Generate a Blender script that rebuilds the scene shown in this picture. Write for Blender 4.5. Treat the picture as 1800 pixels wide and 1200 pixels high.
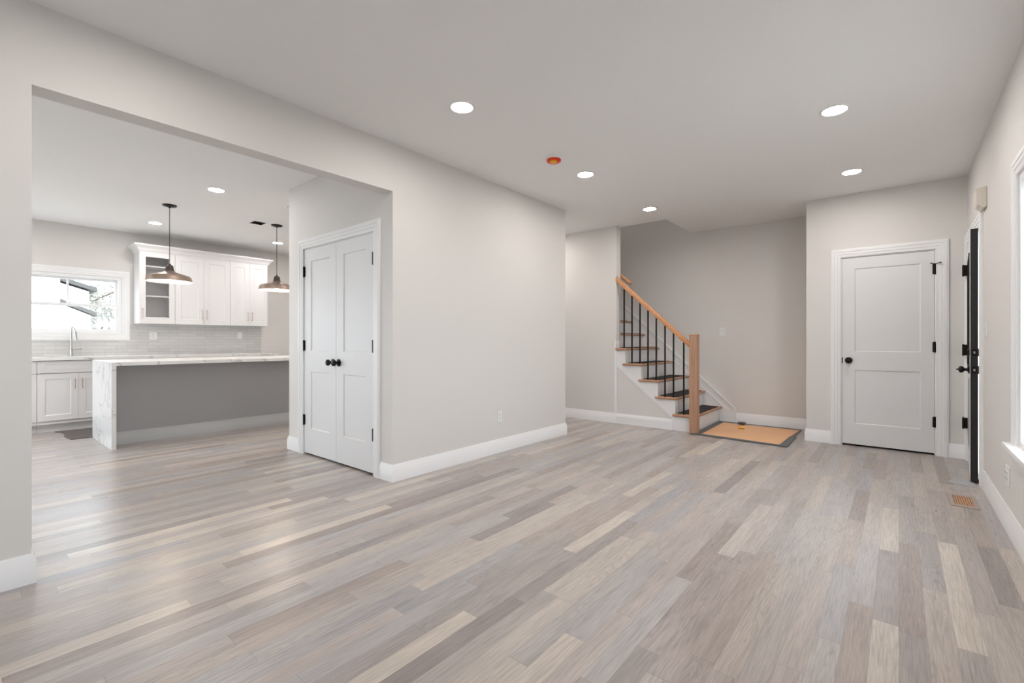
import bpy, bmesh, math, random
from mathutils import Vector, Matrix
for o in list(bpy.data.objects): bpy.data.objects.remove(o)
SC = bpy.context.scene
COL = SC.collection
random.seed(7)
R = math.radians

# ---------------------------------------------------------------- camera
cam = bpy.data.cameras.new('camera'); co = bpy.data.objects.new('camera', cam); COL.objects.link(co)
co.location = (0, 0, 1.135); co.rotation_euler = (R(90), 0, 0.6943)
cam.sensor_width = 36; cam.lens = 816.8 / 1800 * 36; cam.shift_y = -0.0005; cam.clip_start = .02; cam.clip_end = 300
SC.camera = co
# ---------------------------------------------------------------- daylight + exposure
SKY_STRENGTH = 6.5
W = bpy.data.worlds.new('world'); SC.world = W; W.use_nodes = True
bg = W.node_tree.nodes['Background']
bg.inputs[0].default_value = (0.82, 0.92, 1.0, 1); bg.inputs[1].default_value = SKY_STRENGTH
SC.view_settings.view_transform = 'Standard'; SC.view_settings.look = 'None'
SC.view_settings.gamma = 1; SC.view_settings.use_curve_mapping = False
SC.view_settings.exposure = 0.44
LAMP = 135.0               # radiance of the recessed LED lenses
LAMP_COL = (1.0, 0.957, 0.908)
BULB = 60.0

# ---------------------------------------------------------------- dimensions of the house
XA = -3.134; WT = .135          # dividing wall face, thickness
Y0, Y1 = .234, 2.262            # wide opening in it
YE = 4.7825                     # its far end
HO = 2.341                      # opening height
H = 2.73
XR = .506
YD = 6.2295; XL = -.812         # wall with the closet door
YH = 5.866                      # hall wall / stair face
XW = -3.004                     # end of hall wall
YS = 6.99                       # wall behind the stairs
XK = -8.70                      # kitchen window wall
YB = -2.6                       # wall behind the camera
XC = -4.94                      # kitchen corner of the pantry closet

# ---------------------------------------------------------------- materials
def srgb(r, g=None, b=None):
    if g is None: g = b = r
    f = lambda c: ((c/255+.055)/1.055)**2.4 if c/255 > .04045 else c/255/12.92
    return (f(r), f(g), f(b), 1)
def new_mat(n):
    m = bpy.data.materials.new(n); m.use_nodes = True
    return m, m.node_tree.nodes, m.node_tree.links, m.node_tree.nodes['Principled BSDF']
def simple(n, col, rough=.5, metal=0, spec=.5, bump=0, bscale=200, coat=0):
    m, N, K, P = new_mat(n)
    P.inputs['Base Color'].default_value = col; P.inputs['Roughness'].default_value = rough
    P.inputs['Metallic'].default_value = metal; P.inputs['Specular IOR Level'].default_value = spec
    P.inputs['Coat Weight'].default_value = coat
    g = N.new('ShaderNodeNewGeometry'); t = N.new('ShaderNodeTexNoise'); t.inputs['Scale'].default_value = bscale
    K.new(g.outputs['Position'], t.inputs['Vector'])
    # tiny variation of the finish so no surface is perfectly even
    r = N.new('ShaderNodeMapRange'); r.inputs[3].default_value = rough-.04; r.inputs[4].default_value = rough+.04
    K.new(t.outputs[0], r.inputs[0]); K.new(r.outputs[0], P.inputs['Roughness'])
    if bump:
        b = N.new('ShaderNodeBump'); b.inputs['Strength'].default_value = bump; b.inputs['Distance'].default_value = .001
        K.new(t.outputs[0], b.inputs['Height']); K.new(b.outputs[0], P.inputs['Normal'])
    return m
def emit(n, col, s):
    m, N, K, P = new_mat(n); P.inputs['Base Color'].default_value = (.9, .9, .9, 1)
    P.inputs['Emission Color'].default_value = (*col, 1); P.inputs['Emission Strength'].default_value = s
    return m
def math_node(N, K, op, a, b=None, c=None):
    n = N.new('ShaderNodeMath'); n.operation = op
    for i, v in enumerate((a, b, c)):
        if v is None: continue
        if isinstance(v, (int, float)): n.inputs[i].default_value = v
        else: K.new(v, n.inputs[i])
    return n.outputs[0]

def wood_floor():
    m, N, K, P = new_mat('grey_oak_floor')
    M = lambda *a: math_node(N, K, *a)
    g = N.new('ShaderNodeNewGeometry'); s = N.new('ShaderNodeSeparateXYZ'); K.new(g.outputs['Position'], s.inputs[0])
    X, Y = s.outputs[0], s.outputs[1]
    px = M('DIVIDE', X, .083); row = M('FLOOR', px); fx = M('FRACT', px)
    w1 = N.new('ShaderNodeTexWhiteNoise'); w1.noise_dimensions = '1D'; K.new(row, w1.inputs['W'])
    ln = M('MULTIPLY_ADD', w1.outputs['Value'], .5, .75)
    py = M('ADD', M('DIVIDE', Y, ln), M('MULTIPLY', w1.outputs['Value'], 37.3)); col = M('FLOOR', py); fy = M('FRACT', py)
    cv = N.new('ShaderNodeCombineXYZ'); K.new(row, cv.inputs[0]); K.new(col, cv.inputs[1])
    w2 = N.new('ShaderNodeTexWhiteNoise'); w2.noise_dimensions = '2D'; K.new(cv.outputs[0], w2.inputs['Vector'])
    idv = w2.outputs['Value']
    ramp = N.new('ShaderNodeValToRGB'); K.new(idv, ramp.inputs[0]); cr = ramp.color_ramp; cr.interpolation = 'LINEAR'
    stops = [(0, (146, 137, 134)), (.09, (165, 157, 153)), (.24, (177, 169, 164)), (.38, (164, 161, 163)), (.50, (179, 168, 160)), (.60, (154, 142, 136)),
             (.68, (171, 161, 156)), (.84, (181, 172, 165)), (.96, (188, 178, 169)), (1, (200, 189, 178))]
    cr.elements[0].position = 0; cr.elements[0].color = srgb(*stops[0][1]); cr.elements[1].position = 1; cr.elements[1].color = srgb(*stops[-1][1])
    for p, c in stops[1:-1]: e = cr.elements.new(p); e.color = srgb(*c)
    # grain coordinates, shifted per board
    def vec(sx, sy, k):
        c = N.new('ShaderNodeCombineXYZ'); K.new(M('MULTIPLY', X, sx), c.inputs[0])
        K.new(M('MULTIPLY', Y, sy), c.inputs[1]); K.new(M('MULTIPLY', idv, k), c.inputs[2]); return c.outputs[0]
    fine = N.new('ShaderNodeTexNoise'); fine.inputs['Scale'].default_value = 1; fine.inputs['Detail'].default_value = 4
    K.new(vec(170, 7, 90), fine.inputs['Vector'])
    ringsn = N.new('ShaderNodeTexNoise'); ringsn.inputs['Scale'].default_value = 1; ringsn.inputs['Detail'].default_value = 1.0
    K.new(vec(15, 1.0, 61), ringsn.inputs['Vector'])
    ring = M('SINE', M('MULTIPLY', ringsn.outputs[0], 150))
    ring = M('POWER', M('MULTIPLY_ADD', ring, .5, .5), 3)
    blot = N.new('ShaderNodeTexNoise'); blot.inputs['Scale'].default_value = 1; blot.inputs['Detail'].default_value = 2
    K.new(vec(16, 2.0, 13), blot.inputs['Vector'])
    fac = M('ADD', M('MULTIPLY', M('MULTIPLY', ring, M('GREATER_THAN', M('FRACT', M('MULTIPLY', idv, 7.31)), .55)), .30), M('MULTIPLY', M('SUBTRACT', fine.outputs[0], .42), 2.1))
    fac = M('ADD', fac, M('MULTIPLY', M('SUBTRACT', blot.outputs[0], .5), 1.0))
    mul = M('SUBTRACT', 1.10, M('MULTIPLY', fac, .42))
    seam = M('MAXIMUM', M('LESS_THAN', fx, .014), M('LESS_THAN', fy, .0022))
    mul = M('MULTIPLY', mul, M('SUBTRACT', 1, M('MULTIPLY', seam, .28)))
    mx = N.new('ShaderNodeVectorMath'); mx.operation = 'SCALE'; K.new(ramp.outputs[0], mx.inputs[0]); K.new(mul, mx.inputs['Scale'])
    K.new(mx.outputs[0], P.inputs['Base Color'])
    K.new(M('MULTIPLY_ADD', fine.outputs[0], .16, .22), P.inputs['Roughness'])
    P.inputs['Specular IOR Level'].default_value = .5
    b = N.new('ShaderNodeBump'); b.inputs['Strength'].default_value = .16; b.inputs['Distance'].default_value = .002
    K.new(M('SUBTRACT', M('MULTIPLY', fine.outputs[0], .5), M('MULTIPLY', seam, .6)), b.inputs['Height']); K.new(b.outputs[0], P.inputs['Normal'])
    return m
def oak(n, base=(201, 152, 116), dark=(176, 124, 88), axis=2):
    m, N, K, P = new_mat(n)
    tc = N.new('ShaderNodeTexCoord'); mp = N.new('ShaderNodeMapping'); sc = [70, 70, 70]; sc[axis] = 3
    mp.inputs['Scale'].default_value = sc; K.new(tc.outputs['Object'], mp.inputs[0])
    t = N.new('ShaderNodeTexNoise'); t.inputs['Scale'].default_value = 1; t.inputs['Detail'].default_value = 4; K.new(mp.outputs[0], t.inputs[0])
    r = N.new('ShaderNodeValToRGB'); K.new(t.outputs[0], r.inputs[0]); r.color_ramp.elements[0].position = .3; r.color_ramp.elements[1].position = .7
    r.color_ramp.elements[0].color = srgb(*dark); r.color_ramp.elements[1].color = srgb(*base)
    K.new(r.outputs[0], P.inputs['Base Color']); P.inputs['Roughness'].default_value = .4
    return m
def quartz():
    m, N, K, P = new_mat('white_quartz')
    g = N.new('ShaderNodeNewGeometry'); t = N.new('ShaderNodeTexNoise'); t.inputs['Scale'].default_value = 1.3; t.inputs['Detail'].default_value = 5
    t.inputs['Distortion'].default_value = 1.2
    K.new(g.outputs['Position'], t.inputs[0])
    a = math_node(N, K, 'ABSOLUTE', math_node(N, K, 'SUBTRACT', t.outputs[0], .5))
    r = N.new('ShaderNodeValToRGB'); K.new(a, r.inputs[0])
    r.color_ramp.elements[0].color = srgb(200, 199, 198); r.color_ramp.elements[0].position = 0
    r.color_ramp.elements[1].color = srgb(238, 238, 238); r.color_ramp.elements[1].position = .012
    K.new(r.outputs[0], P.inputs['Base Color']); P.inputs['Roughness'].default_value = .18
    return m
def tiles():
    m, N, K, P = new_mat('glazed_white_tile')
    g = N.new('ShaderNodeNewGeometry'); s = N.new('ShaderNodeSeparateXYZ'); K.new(g.outputs['Position'], s.inputs[0])
    c = N.new('ShaderNodeCombineXYZ'); K.new(s.outputs[1], c.inputs[0]); K.new(s.outputs[2], c.inputs[1])
    b = N.new('ShaderNodeTexBrick'); K.new(c.outputs[0], b.inputs[0]); b.inputs['Scale'].default_value = 1
    b.inputs['Brick Width'].default_value = .25; b.inputs['Row Height'].default_value = .0485; b.inputs['Mortar Size'].default_value = .0022
    b.inputs['Color1'].default_value = srgb(222, 221, 220); b.inputs['Color2'].default_value = srgb(211, 210, 209); b.inputs['Mortar'].default_value = srgb(190, 188, 187)
    K.new(b.outputs[0], P.inputs['Base Color']); P.inputs['Roughness'].default_value = .13
    n = N.new('ShaderNodeTexNoise'); n.inputs['Scale'].default_value = 22; K.new(c.outputs[0], n.inputs[0])
    h = math_node(N, K, 'SUBTRACT', math_node(N, K, 'MULTIPLY', n.outputs[0], 1.3), b.outputs['Fac'])
    bp = N.new('ShaderNodeBump'); bp.inputs['Strength'].default_value = .5; bp.inputs['Distance'].default_value = .004
    K.new(h, bp.inputs['Height']); K.new(bp.outputs[0], P.inputs['Normal'])
    return m
def glass_mat(n, tint=(1, 1, 1, 1), base=.06):
    m, N, K, P = new_mat(n); N.remove(P); out = N['Material Output']
    t = N.new('ShaderNodeBsdfTransparent'); t.inputs[0].default_value = tint
    gl = N.new('ShaderNodeBsdfGlossy'); gl.inputs['Roughness'].default_value = .02
    fr = N.new('ShaderNodeFresnel'); ge = N.new('ShaderNodeNewGeometry'); K.new(math_node(N, K, 'SUBTRACT', 1.45, math_node(N, K, 'MULTIPLY', ge.outputs['Backfacing'], 1.45-1/1.45)), fr.inputs[0])
    mx = N.new('ShaderNodeMixShader'); K.new(fr.outputs[0], mx.inputs[0]); K.new(t.outputs[0], mx.inputs[1]); K.new(gl.outputs[0], mx.inputs[2])
    K.new(mx.outputs[0], out.inputs[0]); return m
def siding():
    m, N, K, P = new_mat('white_siding')
    g = N.new('ShaderNodeNewGeometry'); s = N.new('ShaderNodeSeparateXYZ'); K.new(g.outputs['Position'], s.inputs[0])
    f = math_node(N, K, 'FRACT', math_node(N, K, 'DIVIDE', s.outputs[2], .12))
    b = N.new('ShaderNodeBump'); b.inputs['Distance'].default_value = .01; K.new(f, b.inputs['Height']); K.new(b.outputs[0], P.inputs['Normal'])
    P.inputs['Base Color'].default_value = srgb(245); P.inputs['Roughness'].default_value = .6; return m
M = {
 'wall': simple('wall_paint', srgb(226, 223, 220), .6, bump=.15, bscale=350),
 'ceil': simple('ceiling_paint', srgb(246, 246, 246), .8, bump=.1, bscale=300),
 'trim': simple('white_trim_paint', srgb(243, 243, 244), .32),
 'door': simple('white_door_paint', srgb(232, 232, 233), .38),
 'cab': simple('white_cabinet_lacquer', srgb(238, 237, 238), .3),
 'floor': wood_floor(),
 'black': simple('matte_black_metal', srgb(28, 27, 27), .35, metal=.6),
 'blackpaint': simple('black_door_paint', srgb(30, 30, 31), .4),
 'steel': simple('brushed_steel', srgb(190, 186, 182), .3, metal=1),
 'brass': simple('brushed_nickel_warm', srgb(204, 188, 178), .32, metal=1),
 'chrome': simple('polished_chrome', srgb(215, 215, 215), .1, metal=1),
 'island': simple('grey_island_paint', srgb(178, 178, 180), .5),
 'islandbase': simple('grey_island_trim_paint', srgb(190, 191, 192), .42),
 'quartz': quartz(), 'tile': tiles(),
 'oakv': oak('oak_vertical', (198, 158, 132), (172, 128, 102), axis=2), 'oakx': oak('oak_rail', (214, 158, 116), (190, 130, 88), axis=0),
 'oaky': oak('oak_tread', (196, 150, 118), (166, 122, 92), axis=1),
 'matblack': simple('black_rubber_mat', srgb(38, 37, 38), .8, bump=.8, bscale=500),
 'plastic': simple('white_plastic', srgb(238, 238, 238), .3),
 'cream': simple('cream_plastic', srgb(232, 224, 212), .35),
 'red': simple('orange_red_plastic', srgb(235, 60, 10), .3), 'yellow': simple('amber_plastic', srgb(250, 180, 10), .3),
 'ply': simple('tan_hardboard', srgb(240, 188, 144), .6, bump=.3, bscale=60),
 'tape': simple('grey_duct_tape', srgb(92, 97, 99), .45),
 'rug': simple('charcoal_rug', srgb(104, 98, 96), .95, bump=1, bscale=260),
 'bronze': simple('bronze_metal', srgb(150, 132, 120), .5, metal=.7),
 'enamel': simple('white_enamel', srgb(245), .4),
 'duct': simple('dark_duct', srgb(40, 36, 34), .7),
 'vent': simple('tan_vent_metal', srgb(196, 150, 112), .45), 'ventd': simple('brown_vent_shadow', srgb(120, 84, 58), .6),
 'glass': glass_mat('window_glass'), 'siding': siding(),
 'roof': simple('grey_roof_shingle', srgb(78, 76, 74), .9, bump=1, bscale=30),
 'leaf': simple('grey_green_leaves', srgb(136, 136, 128), .6), 'bark': simple('brown_bark', srgb(92, 80, 70), .9, bump=1, bscale=20),
 'grass': simple('pale_paving', srgb(150, 148, 142), .95, bump=1, bscale=15),
 'lens': emit('led_lens', LAMP_COL, LAMP), 'bulb': emit('bulb_glow', (1.0, .82, .62), BULB),
}

# ---------------------------------------------------------------- mesh helpers
def box(bm, a, b):
    x0, x1 = sorted((a[0], b[0])); y0, y1 = sorted((a[1], b[1])); z0, z1 = sorted((a[2], b[2]))
    v = [bm.verts.new(p) for p in ((x0,y0,z0),(x1,y0,z0),(x1,y1,z0),(x0,y1,z0),(x0,y0,z1),(x1,y0,z1),(x1,y1,z1),(x0,y1,z1))]
    for f in ((3,2,1,0),(4,5,6,7),(0,1,5,4),(1,2,6,5),(2,3,7,6),(3,0,4,7)): bm.faces.new([v[i] for i in f])
def prism(bm, pts, fn, a, b):
    """polygon pts (p,q) extruded from a to b; fn(p,q,t)->xyz"""
    A = [bm.verts.new(fn(p, q, a)) for p, q in pts]; B = [bm.verts.new(fn(p, q, b)) for p, q in pts]
    n = len(pts); bm.faces.new(A); bm.faces.new(B[::-1])
    for i in range(n): bm.faces.new([A[i], B[i], B[(i+1) % n], A[(i+1) % n]])
def sweep(bm, path, prof, fn, cap=True):
    """prof (offset to the left of the path, height) swept along 2-D path with mitred corners; fn(a,b,h)->xyz"""
    n = len(path); rings = []
    for i, p in enumerate(path):
        p = Vector(p); d0 = (p-Vector(path[i-1])).normalized() if i else None; d1 = (Vector(path[i+1])-p).normalized() if i < n-1 else None
        if d0 is None: d0 = d1
        if d1 is None: d1 = d0
        n0 = Vector((-d0.y, d0.x)); n1 = Vector((-d1.y, d1.x)); mm = (n0+n1); mm = mm/ (mm.dot(n0))
        rings.append([bm.verts.new(fn(p.x+mm.x*o, p.y+mm.y*o, h)) for o, h in prof])
    k = len(prof)
    for i in range(n-1):
        for j in range(k): bm.faces.new([rings[i][j], rings[i][(j+1) % k], rings[i+1][(j+1) % k], rings[i+1][j]])
    if cap: bm.faces.new(rings[0]); bm.faces.new(rings[-1][::-1])
def lathe(bm, prof, seg=24, mat=Matrix()):
    """prof (r,z) revolved round z"""
    rings = []
    for r, z in prof:
        if r < 1e-6: rings.append([bm.verts.new(mat @ Vector((0, 0, z)))])
        else: rings.append([bm.verts.new(mat @ Vector((r*math.cos(2*math.pi*i/seg), r*math.sin(2*math.pi*i/seg), z))) for i in range(seg)])
    for a, b in zip(rings, rings[1:]):
        for i in range(seg):
            j = (i+1) % seg
            if len(a) == 1 and len(b) == 1: break
            if len(a) == 1: bm.faces.new([a[0], b[i], b[j]])
            elif len(b) == 1: bm.faces.new([a[i], b[0], a[j]])
            else: bm.faces.new([a[i], b[i], b[j], a[j]])
def tube(bm, pts, r, seg=10):
    prev = None
    pts = [Vector(p) for p in pts]
    for i, p in enumerate(pts):
        d = (pts[min(i+1, len(pts)-1)]-pts[max(i-1, 0)]).normalized()
        up = Vector((0, 0, 1)) if abs(d.z) < .9 else Vector((1, 0, 0)); u = d.cross(up).normalized(); v = d.cross(u)
        ring = [bm.verts.new(p+u*r*math.cos(2*math.pi*k/seg)+v*r*math.sin(2*math.pi*k/seg)) for k in range(seg)]
        if prev:
            for k in range(seg): bm.faces.new([prev[k], prev[(k+1) % seg], ring[(k+1) % seg], ring[k]])
        else: bm.faces.new(ring[::-1])
        prev = ring
    bm.faces.new(prev)
def obj(name, bm, mat, parent=None, bevel=0, smooth=False, origin=None):
    bmesh.ops.recalc_face_normals(bm, faces=bm.faces)
    if origin is not None: bmesh.ops.translate(bm, verts=bm.verts, vec=-Vector(origin))
    me = bpy.data.meshes.new(name); bm.to_mesh(me); bm.free(); me.materials.append(M[mat] if isinstance(mat, str) else mat)
    o = bpy.data.objects.new(name, me); COL.objects.link(o)
    if origin is not None: o.location = origin
    if parent is not None: o.parent = parent
    if smooth:
        me.polygons.foreach_set('use_smooth', [True]*len(me.polygons))
        me.set_sharp_from_angle(angle=R(38))
    if bevel:
        md = o.modifiers.new('bevel', 'BEVEL'); md.width = bevel; md.segments = 2; md.limit_method = 'ANGLE'; md.harden_normals = False
    return o
def nb(): return bmesh.new()
def boxes(name, L, mat, parent=None, bevel=0):
    bm = nb()
    for a, b in L: box(bm, a, b)
    return obj(name, bm, mat, parent, bevel)
def tag(o, label, cat, group=None):
    o['label'] = label; o['category'] = cat
    if group: o['group'] = group
    return o
def thing(name, label, cat, loc=(0, 0, 0), group=None, rz=0):
    o = bpy.data.objects.new(name, None); COL.objects.link(o); o.location = loc; o.rotation_euler = (0, 0, rz); o.empty_display_size = .1
    return tag(o, label, cat, group)
def struct(o, label=None, cat=None):
    o['kind'] = 'structure'
    if label: o['label'] = label
    if cat: o['category'] = cat
    return o
def dup(root, loc, label, group=None):
    r = root.copy(); COL.objects.link(r); r.location = loc; r['label'] = label
    if group: r['group'] = group
    for ch in list(root.children):
        c = ch.copy(); COL.objects.link(c); c.parent = r
        for g in list(ch.children):
            d = g.copy(); COL.objects.link(d); d.parent = c
    return r
def panelled(axes, A, B, t0, t1, holes):
    """slab with rectangular holes. A,B = in-plane ranges, fn axes maps (a,b,t)->xyz"""
    bm = nb()
    xs = sorted(set([A[0], A[1]]+[v for h in holes for v in h[:2] if A[0] < v < A[1]]))
    zs = sorted(set([B[0], B[1]]+[v for h in holes for v in h[2:] if B[0] < v < B[1]]))
    ins = lambda x, z: any(h[0] < x < h[1] and h[2] < z < h[3] for h in holes)
    solid = [[not ins((xs[i]+xs[i+1])/2, (zs[j]+zs[j+1])/2) for j in range(len(zs)-1)] for i in range(len(xs)-1)]
    V = {}
    def v(x, z, t):
        k = (x, z, t)
        if k not in V: V[k] = bm.verts.new(axes(x, z, t))
        return V[k]
    S = lambda i, j: 0 <= i < len(xs)-1 and 0 <= j < len(zs)-1 and solid[i][j]
    for i in range(len(xs)-1):
        for j in range(len(zs)-1):
            if not solid[i][j]: continue
            a, b, c, d = xs[i], xs[i+1], zs[j], zs[j+1]
            bm.faces.new([v(a,c,t0), v(b,c,t0), v(b,d,t0), v(a,d,t0)]); bm.faces.new([v(a,d,t1), v(b,d,t1), v(b,c,t1), v(a,c,t1)])
            if not S(i-1, j): bm.faces.new([v(a,c,t0), v(a,d,t0), v(a,d,t1), v(a,c,t1)])
            if not S(i+1, j): bm.faces.new([v(b,c,t0), v(b,c,t1), v(b,d,t1), v(b,d,t0)])
            if not S(i, j-1): bm.faces.new([v(a,c,t0), v(a,c,t1), v(b,c,t1), v(b,c,t0)])
            if not S(i, j+1): bm.faces.new([v(a,d,t0), v(b,d,t0), v(b,d,t1), v(a,d,t1)])
    return bm
AX_X = lambda a, b, t: (t, a, b)     # slab facing x: a=y, b=z
AX_Y = lambda a, b, t: (a, t, b)     # slab facing y: a=x, b=z
AX_Z = lambda a, b, t: (a, b, t)     # horizontal

# ================================================================ SHELL
struct(obj('floor', panelled(AX_Z, (XK-.14, XR+.14), (YB-.14, YS+.12), -.2, 0, []), 'floor'), 'grey-brown oak strip floor running through every room', 'floor')
WELL = (-6.2, -2.35, 5.985, YS+.2)
VENT = (-6.75, -6.57, 2.55, 2.71)
struct(obj('ceiling', panelled(AX_Z, (XK-.14, XR+.14), (YB-.14, YS+.12), H, H+.30, [WELL, VENT]), 'ceil'), 'flat light grey ceiling with recessed lights', 'ceiling')
def wall(name, ax, A, B, t0, t1, holes=(), label=''):
    return struct(obj(name, panelled(ax, A, B, t0, t1, list(holes)), 'wall'), label, 'wall')
wall('wall_left', AX_X, (YB, YE), (0, H), XA-WT, XA, [(Y0, Y1, 0, HO)], 'light grey wall with the wide cased-free opening to the kitchen')
DC0, DC1, DCH = -4.612, -3.394, 2.055      # pantry door opening
cw = nb()
for b in (panelled(AX_Y, (XC, XA-WT), (0, H), Y1, Y1+.12, [(DC0, DC1, 0, DCH)]), panelled(AX_X, (Y1+.12, YE), (0, H), XC, XC+.12, []),
          panelled(AX_Y, (XC+.12, XA-WT), (0, H), YE-.12, YE, [])):
    me = bpy.data.meshes.new('tmp'); b.to_mesh(me); b.free(); cw.from_mesh(me); bpy.data.meshes.remove(me)
struct(obj('wall_closet', cw, 'wall'), 'light grey walls round the pantry closet with the double doors', 'wall')
WK = (.44, 1.56, 1.235, 2.05)       # kitchen window opening (y0,y1,z0,z1)
PK = (-2.1, -.3, .0, 2.05)
wall('wall_kitchen', AX_X, (YB, YH), (0, H), XK-.14, XK, [WK, PK], 'light grey kitchen wall with the window over the sink')
wall('wall_hall', AX_Y, (XK, XW), (0, H), YH, YH+.12, [], 'light grey hall wall left of the stairs')
wall('wall_stair', AX_Y, (-6.2, XR+.14), (0, 5.3), YS, YS+.12, [], 'light grey wall behind the staircase')
WRR = (2.75, 3.72, .56, 2.04)
DR = (5.215, 6.135, 0, 2.055)
WR2 = (-1.9, -.6, .8, 2.04)
wall('wall_right', AX_X, (YB, YS), (0, H), XR, XR+.14, [WRR, DR, WR2], 'pale wall on the right with the front door and a window')
D30, D31, D3H = -.486, .279, 2.043
fw = nb()
for b in (panelled(AX_Y, (XL, XR), (0, H), YD, YD+.12, [(D30, D31, 0, D3H)]), panelled(AX_X, (YD+.12, YS), (0, H), XL, XL+.12, [])):
    me = bpy.data.meshes.new('tmp'); b.to_mesh(me); b.free(); fw.from_mesh(me); bpy.data.meshes.remove(me)
struct(obj('wall_far', fw, 'wall'), 'light grey wall holding the single white closet door', 'wall')
WB = (-2.3, -1.3, .9, 2.0); WB2 = (-7.4, -5.2, .9, 2.1)
wall('wall_rear', AX_Y, (XK-.14, XR+.14), (0, H), YB-.14, YB, [WB2], 'light grey wall behind the viewer')
# stairwell above the ceiling (upper hall), closed
up = nb()
box(up, (-6.2, WELL[2]-.12, H+.30), (-2.35, WELL[2], 5.3)); box(up, (-2.35, WELL[2]-.12, H+.30), (-2.23, YS, 5.3)); box(up, (-6.32, WELL[2]-.12, H+.3), (-6.2, YS, 5.3))
box(up, (-6.32, WELL[2]-.12, 5.3), (-2.23, YS+.12, 5.42))
struct(obj('wall_upper', up, 'wall'), 'shaded walls of the stairwell above the ceiling', 'wall')

# ---------------------------------------------------------------- baseboards
BT = .016
BP = [(0, 0), (BT, 0), (BT, .098), (.0135, .102), (.0135, .112), (.010, .118), (.010, .124), (.006, .130), (.005, .137), (0, .137)]
def baseboard(name, runs, label):
    bm = nb()
    for path in runs: sweep(bm, path, BP, lambda a, b, h: (a, b, h))
    return struct(obj(name, bm, 'trim', smooth=True), label, 'baseboard')
# offset is to the LEFT of travel direction -> room must be on the left
CW = .095   # casing width
baseboard('baseboard_left', [[(XC, 4.0), (XC, Y1), (DC0-CW, Y1)][::-1][::-1] if False else [(DC0-CW, Y1), (XC, Y1), (XC, YE), (XA, YE), (XA, Y1), (DC1+CW, Y1)][::-1],
    [(XA-WT, YB), (XA-WT, Y0), (XA, Y0), (XA, YB)][::-1]] if False else [[(DC1+CW, Y1), (XA, Y1), (XA, YE), (XC, YE), (XC, Y1), (DC0-CW, Y1)][::-1],
    [(XA, YB), (XA, Y0), (XA-WT, Y0), (XA-WT, YB)][::-1]], 'white moulded baseboard along the dividing wall and pantry')
baseboard('baseboard_hall', [[(XW-.002, YH), (XK, YH)]], 'white moulded baseboard along the hall wall')
baseboard('baseboard_far', [[(D30-CW, YD), (XL, YD), (XL, YS), (-1.745, YS)], [(XR, YD), (D31+CW, YD)]], 'white moulded baseboards beside the closet door and stair foot')
baseboard('baseboard_right', [[(XR, YB), (XR, DR[0]-CW)]], 'white moulded baseboard along the right wall')
baseboard('baseboard_rear', [[(XA, YB), (XR, YB)]], 'white baseboard on the rear wall')

# ---------------------------------------------------------------- casings
CP = [(.004, 0), (.004, .012), (.010, .015), (.030, .015), (.034, .019), (.058, .019), (.062, .023), (.082, .023), (.088, .018), (CW, .018), (CW, 0)]
def casing(name, face, a0, a1, z0, z1, nrm, label, closed=False):
    """face: 'y' plane y=const or 'x'; nrm sign the casing protrudes"""
    bm = nb(); pos = face[1]
    fn = (lambda a, b, h: (a, pos+nrm*h, b)) if face[0] == 'y' else (lambda a, b, h: (pos+nrm*h, a, b))
    if closed: path = [(a0, (z0+z1)/2), (a0, z1), (a1, z1), (a1, z0), (a0, z0), (a0, (z0+z1)/2+1e-4)]
    else: path = [(a0, z0), (a0, z1), (a1, z1), (a1, z0)]
    sweep(bm, path, CP, fn)
    return struct(obj(name, bm, 'trim', smooth=True), label, 'trim')
def jamb(parent, face, a0, a1, z1, d0, d1, t=.02, z0=0, name='jamb', sill=False):
    L = []
    mk = (lambda a, b, h: (a, h, b)) if face == 'y' else (lambda a, b, h: (h, a, b))
    L.append((mk(a0, z0, d0), mk(a0+t, z1, d1))); L.append((mk(a1-t, z0, d0), mk(a1, z1, d1))); L.append((mk(a0+t, z1-t, d0), mk(a1-t, z1, d1)))
    if sill: L.append((mk(a0+t, z0, d0), mk(a1-t, z0+t, d1)))
    return boxes(name, L, 'trim', parent)
t1 = casing('trim_1', ('y', Y1), DC0, DC1, 0, DCH, -1, 'white moulded casing round the pantry double doors'); jamb(t1, 'y', DC0-.0, DC1, DCH, Y1, Y1+.12, .004)
t2 = casing('trim_2', ('y', YD), D30, D31, 0, D3H, -1, 'white moulded casing round the single closet door'); jamb(t2, 'y', D30, D31, D3H, YD, YD+.12, .006)
t3 = casing('trim_3', ('x', XR), DR[0], DR[1]-.002, 0, DR[3], -1, 'white moulded casing round the front door'); jamb(t3, 'x', DR[0], DR[1], DR[3], XR, XR+.14, .02)

# ---------------------------------------------------------------- doors
def shaker(name, mat, parent, w, z0, z1, panels, th=.035, rec=.008, loc=None, bev=.0025):
    """leaf in local x 0..w, front face at y=0 facing -y"""
    bm = panelled(AX_Y, (0, w), (z0, z1), 0, rec, [(a, b, c, d) for a, b, c, d in panels])
    box(bm, (0, rec, z0), (w, th, z1))
    # sloped sticking round each panel
    for a, b, c, d in panels:
        s = .010
        sweep(bm, [(a, (c+d)/2), (a, c), (b, c), (b, d), (a, d), (a, (c+d)/2-1e-4)], [(0, rec), (0, .001), (.003, .001), (s, rec)], lambda p, q, h: (p, h, q), cap=False)
    return obj(name, bm, mat, parent)
def hinge(parent, x, y, z, w=.034, hh=.10, loc_y=-1):
    bm = nb(); box(bm, (x-w/2, y, z-hh/2), (x+w/2, y-.004, z+hh/2))
    lathe(bm, [(0, -hh/2-.006), (.004, -hh/2-.004), (.0075, -hh/2), (.0075, hh/2), (.004, hh/2+.004), (0, hh/2+.006)], 10, Matrix.Translation((x, y-.008, z)))
    return obj('hinge', bm, 'black', parent, smooth=True)
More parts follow.
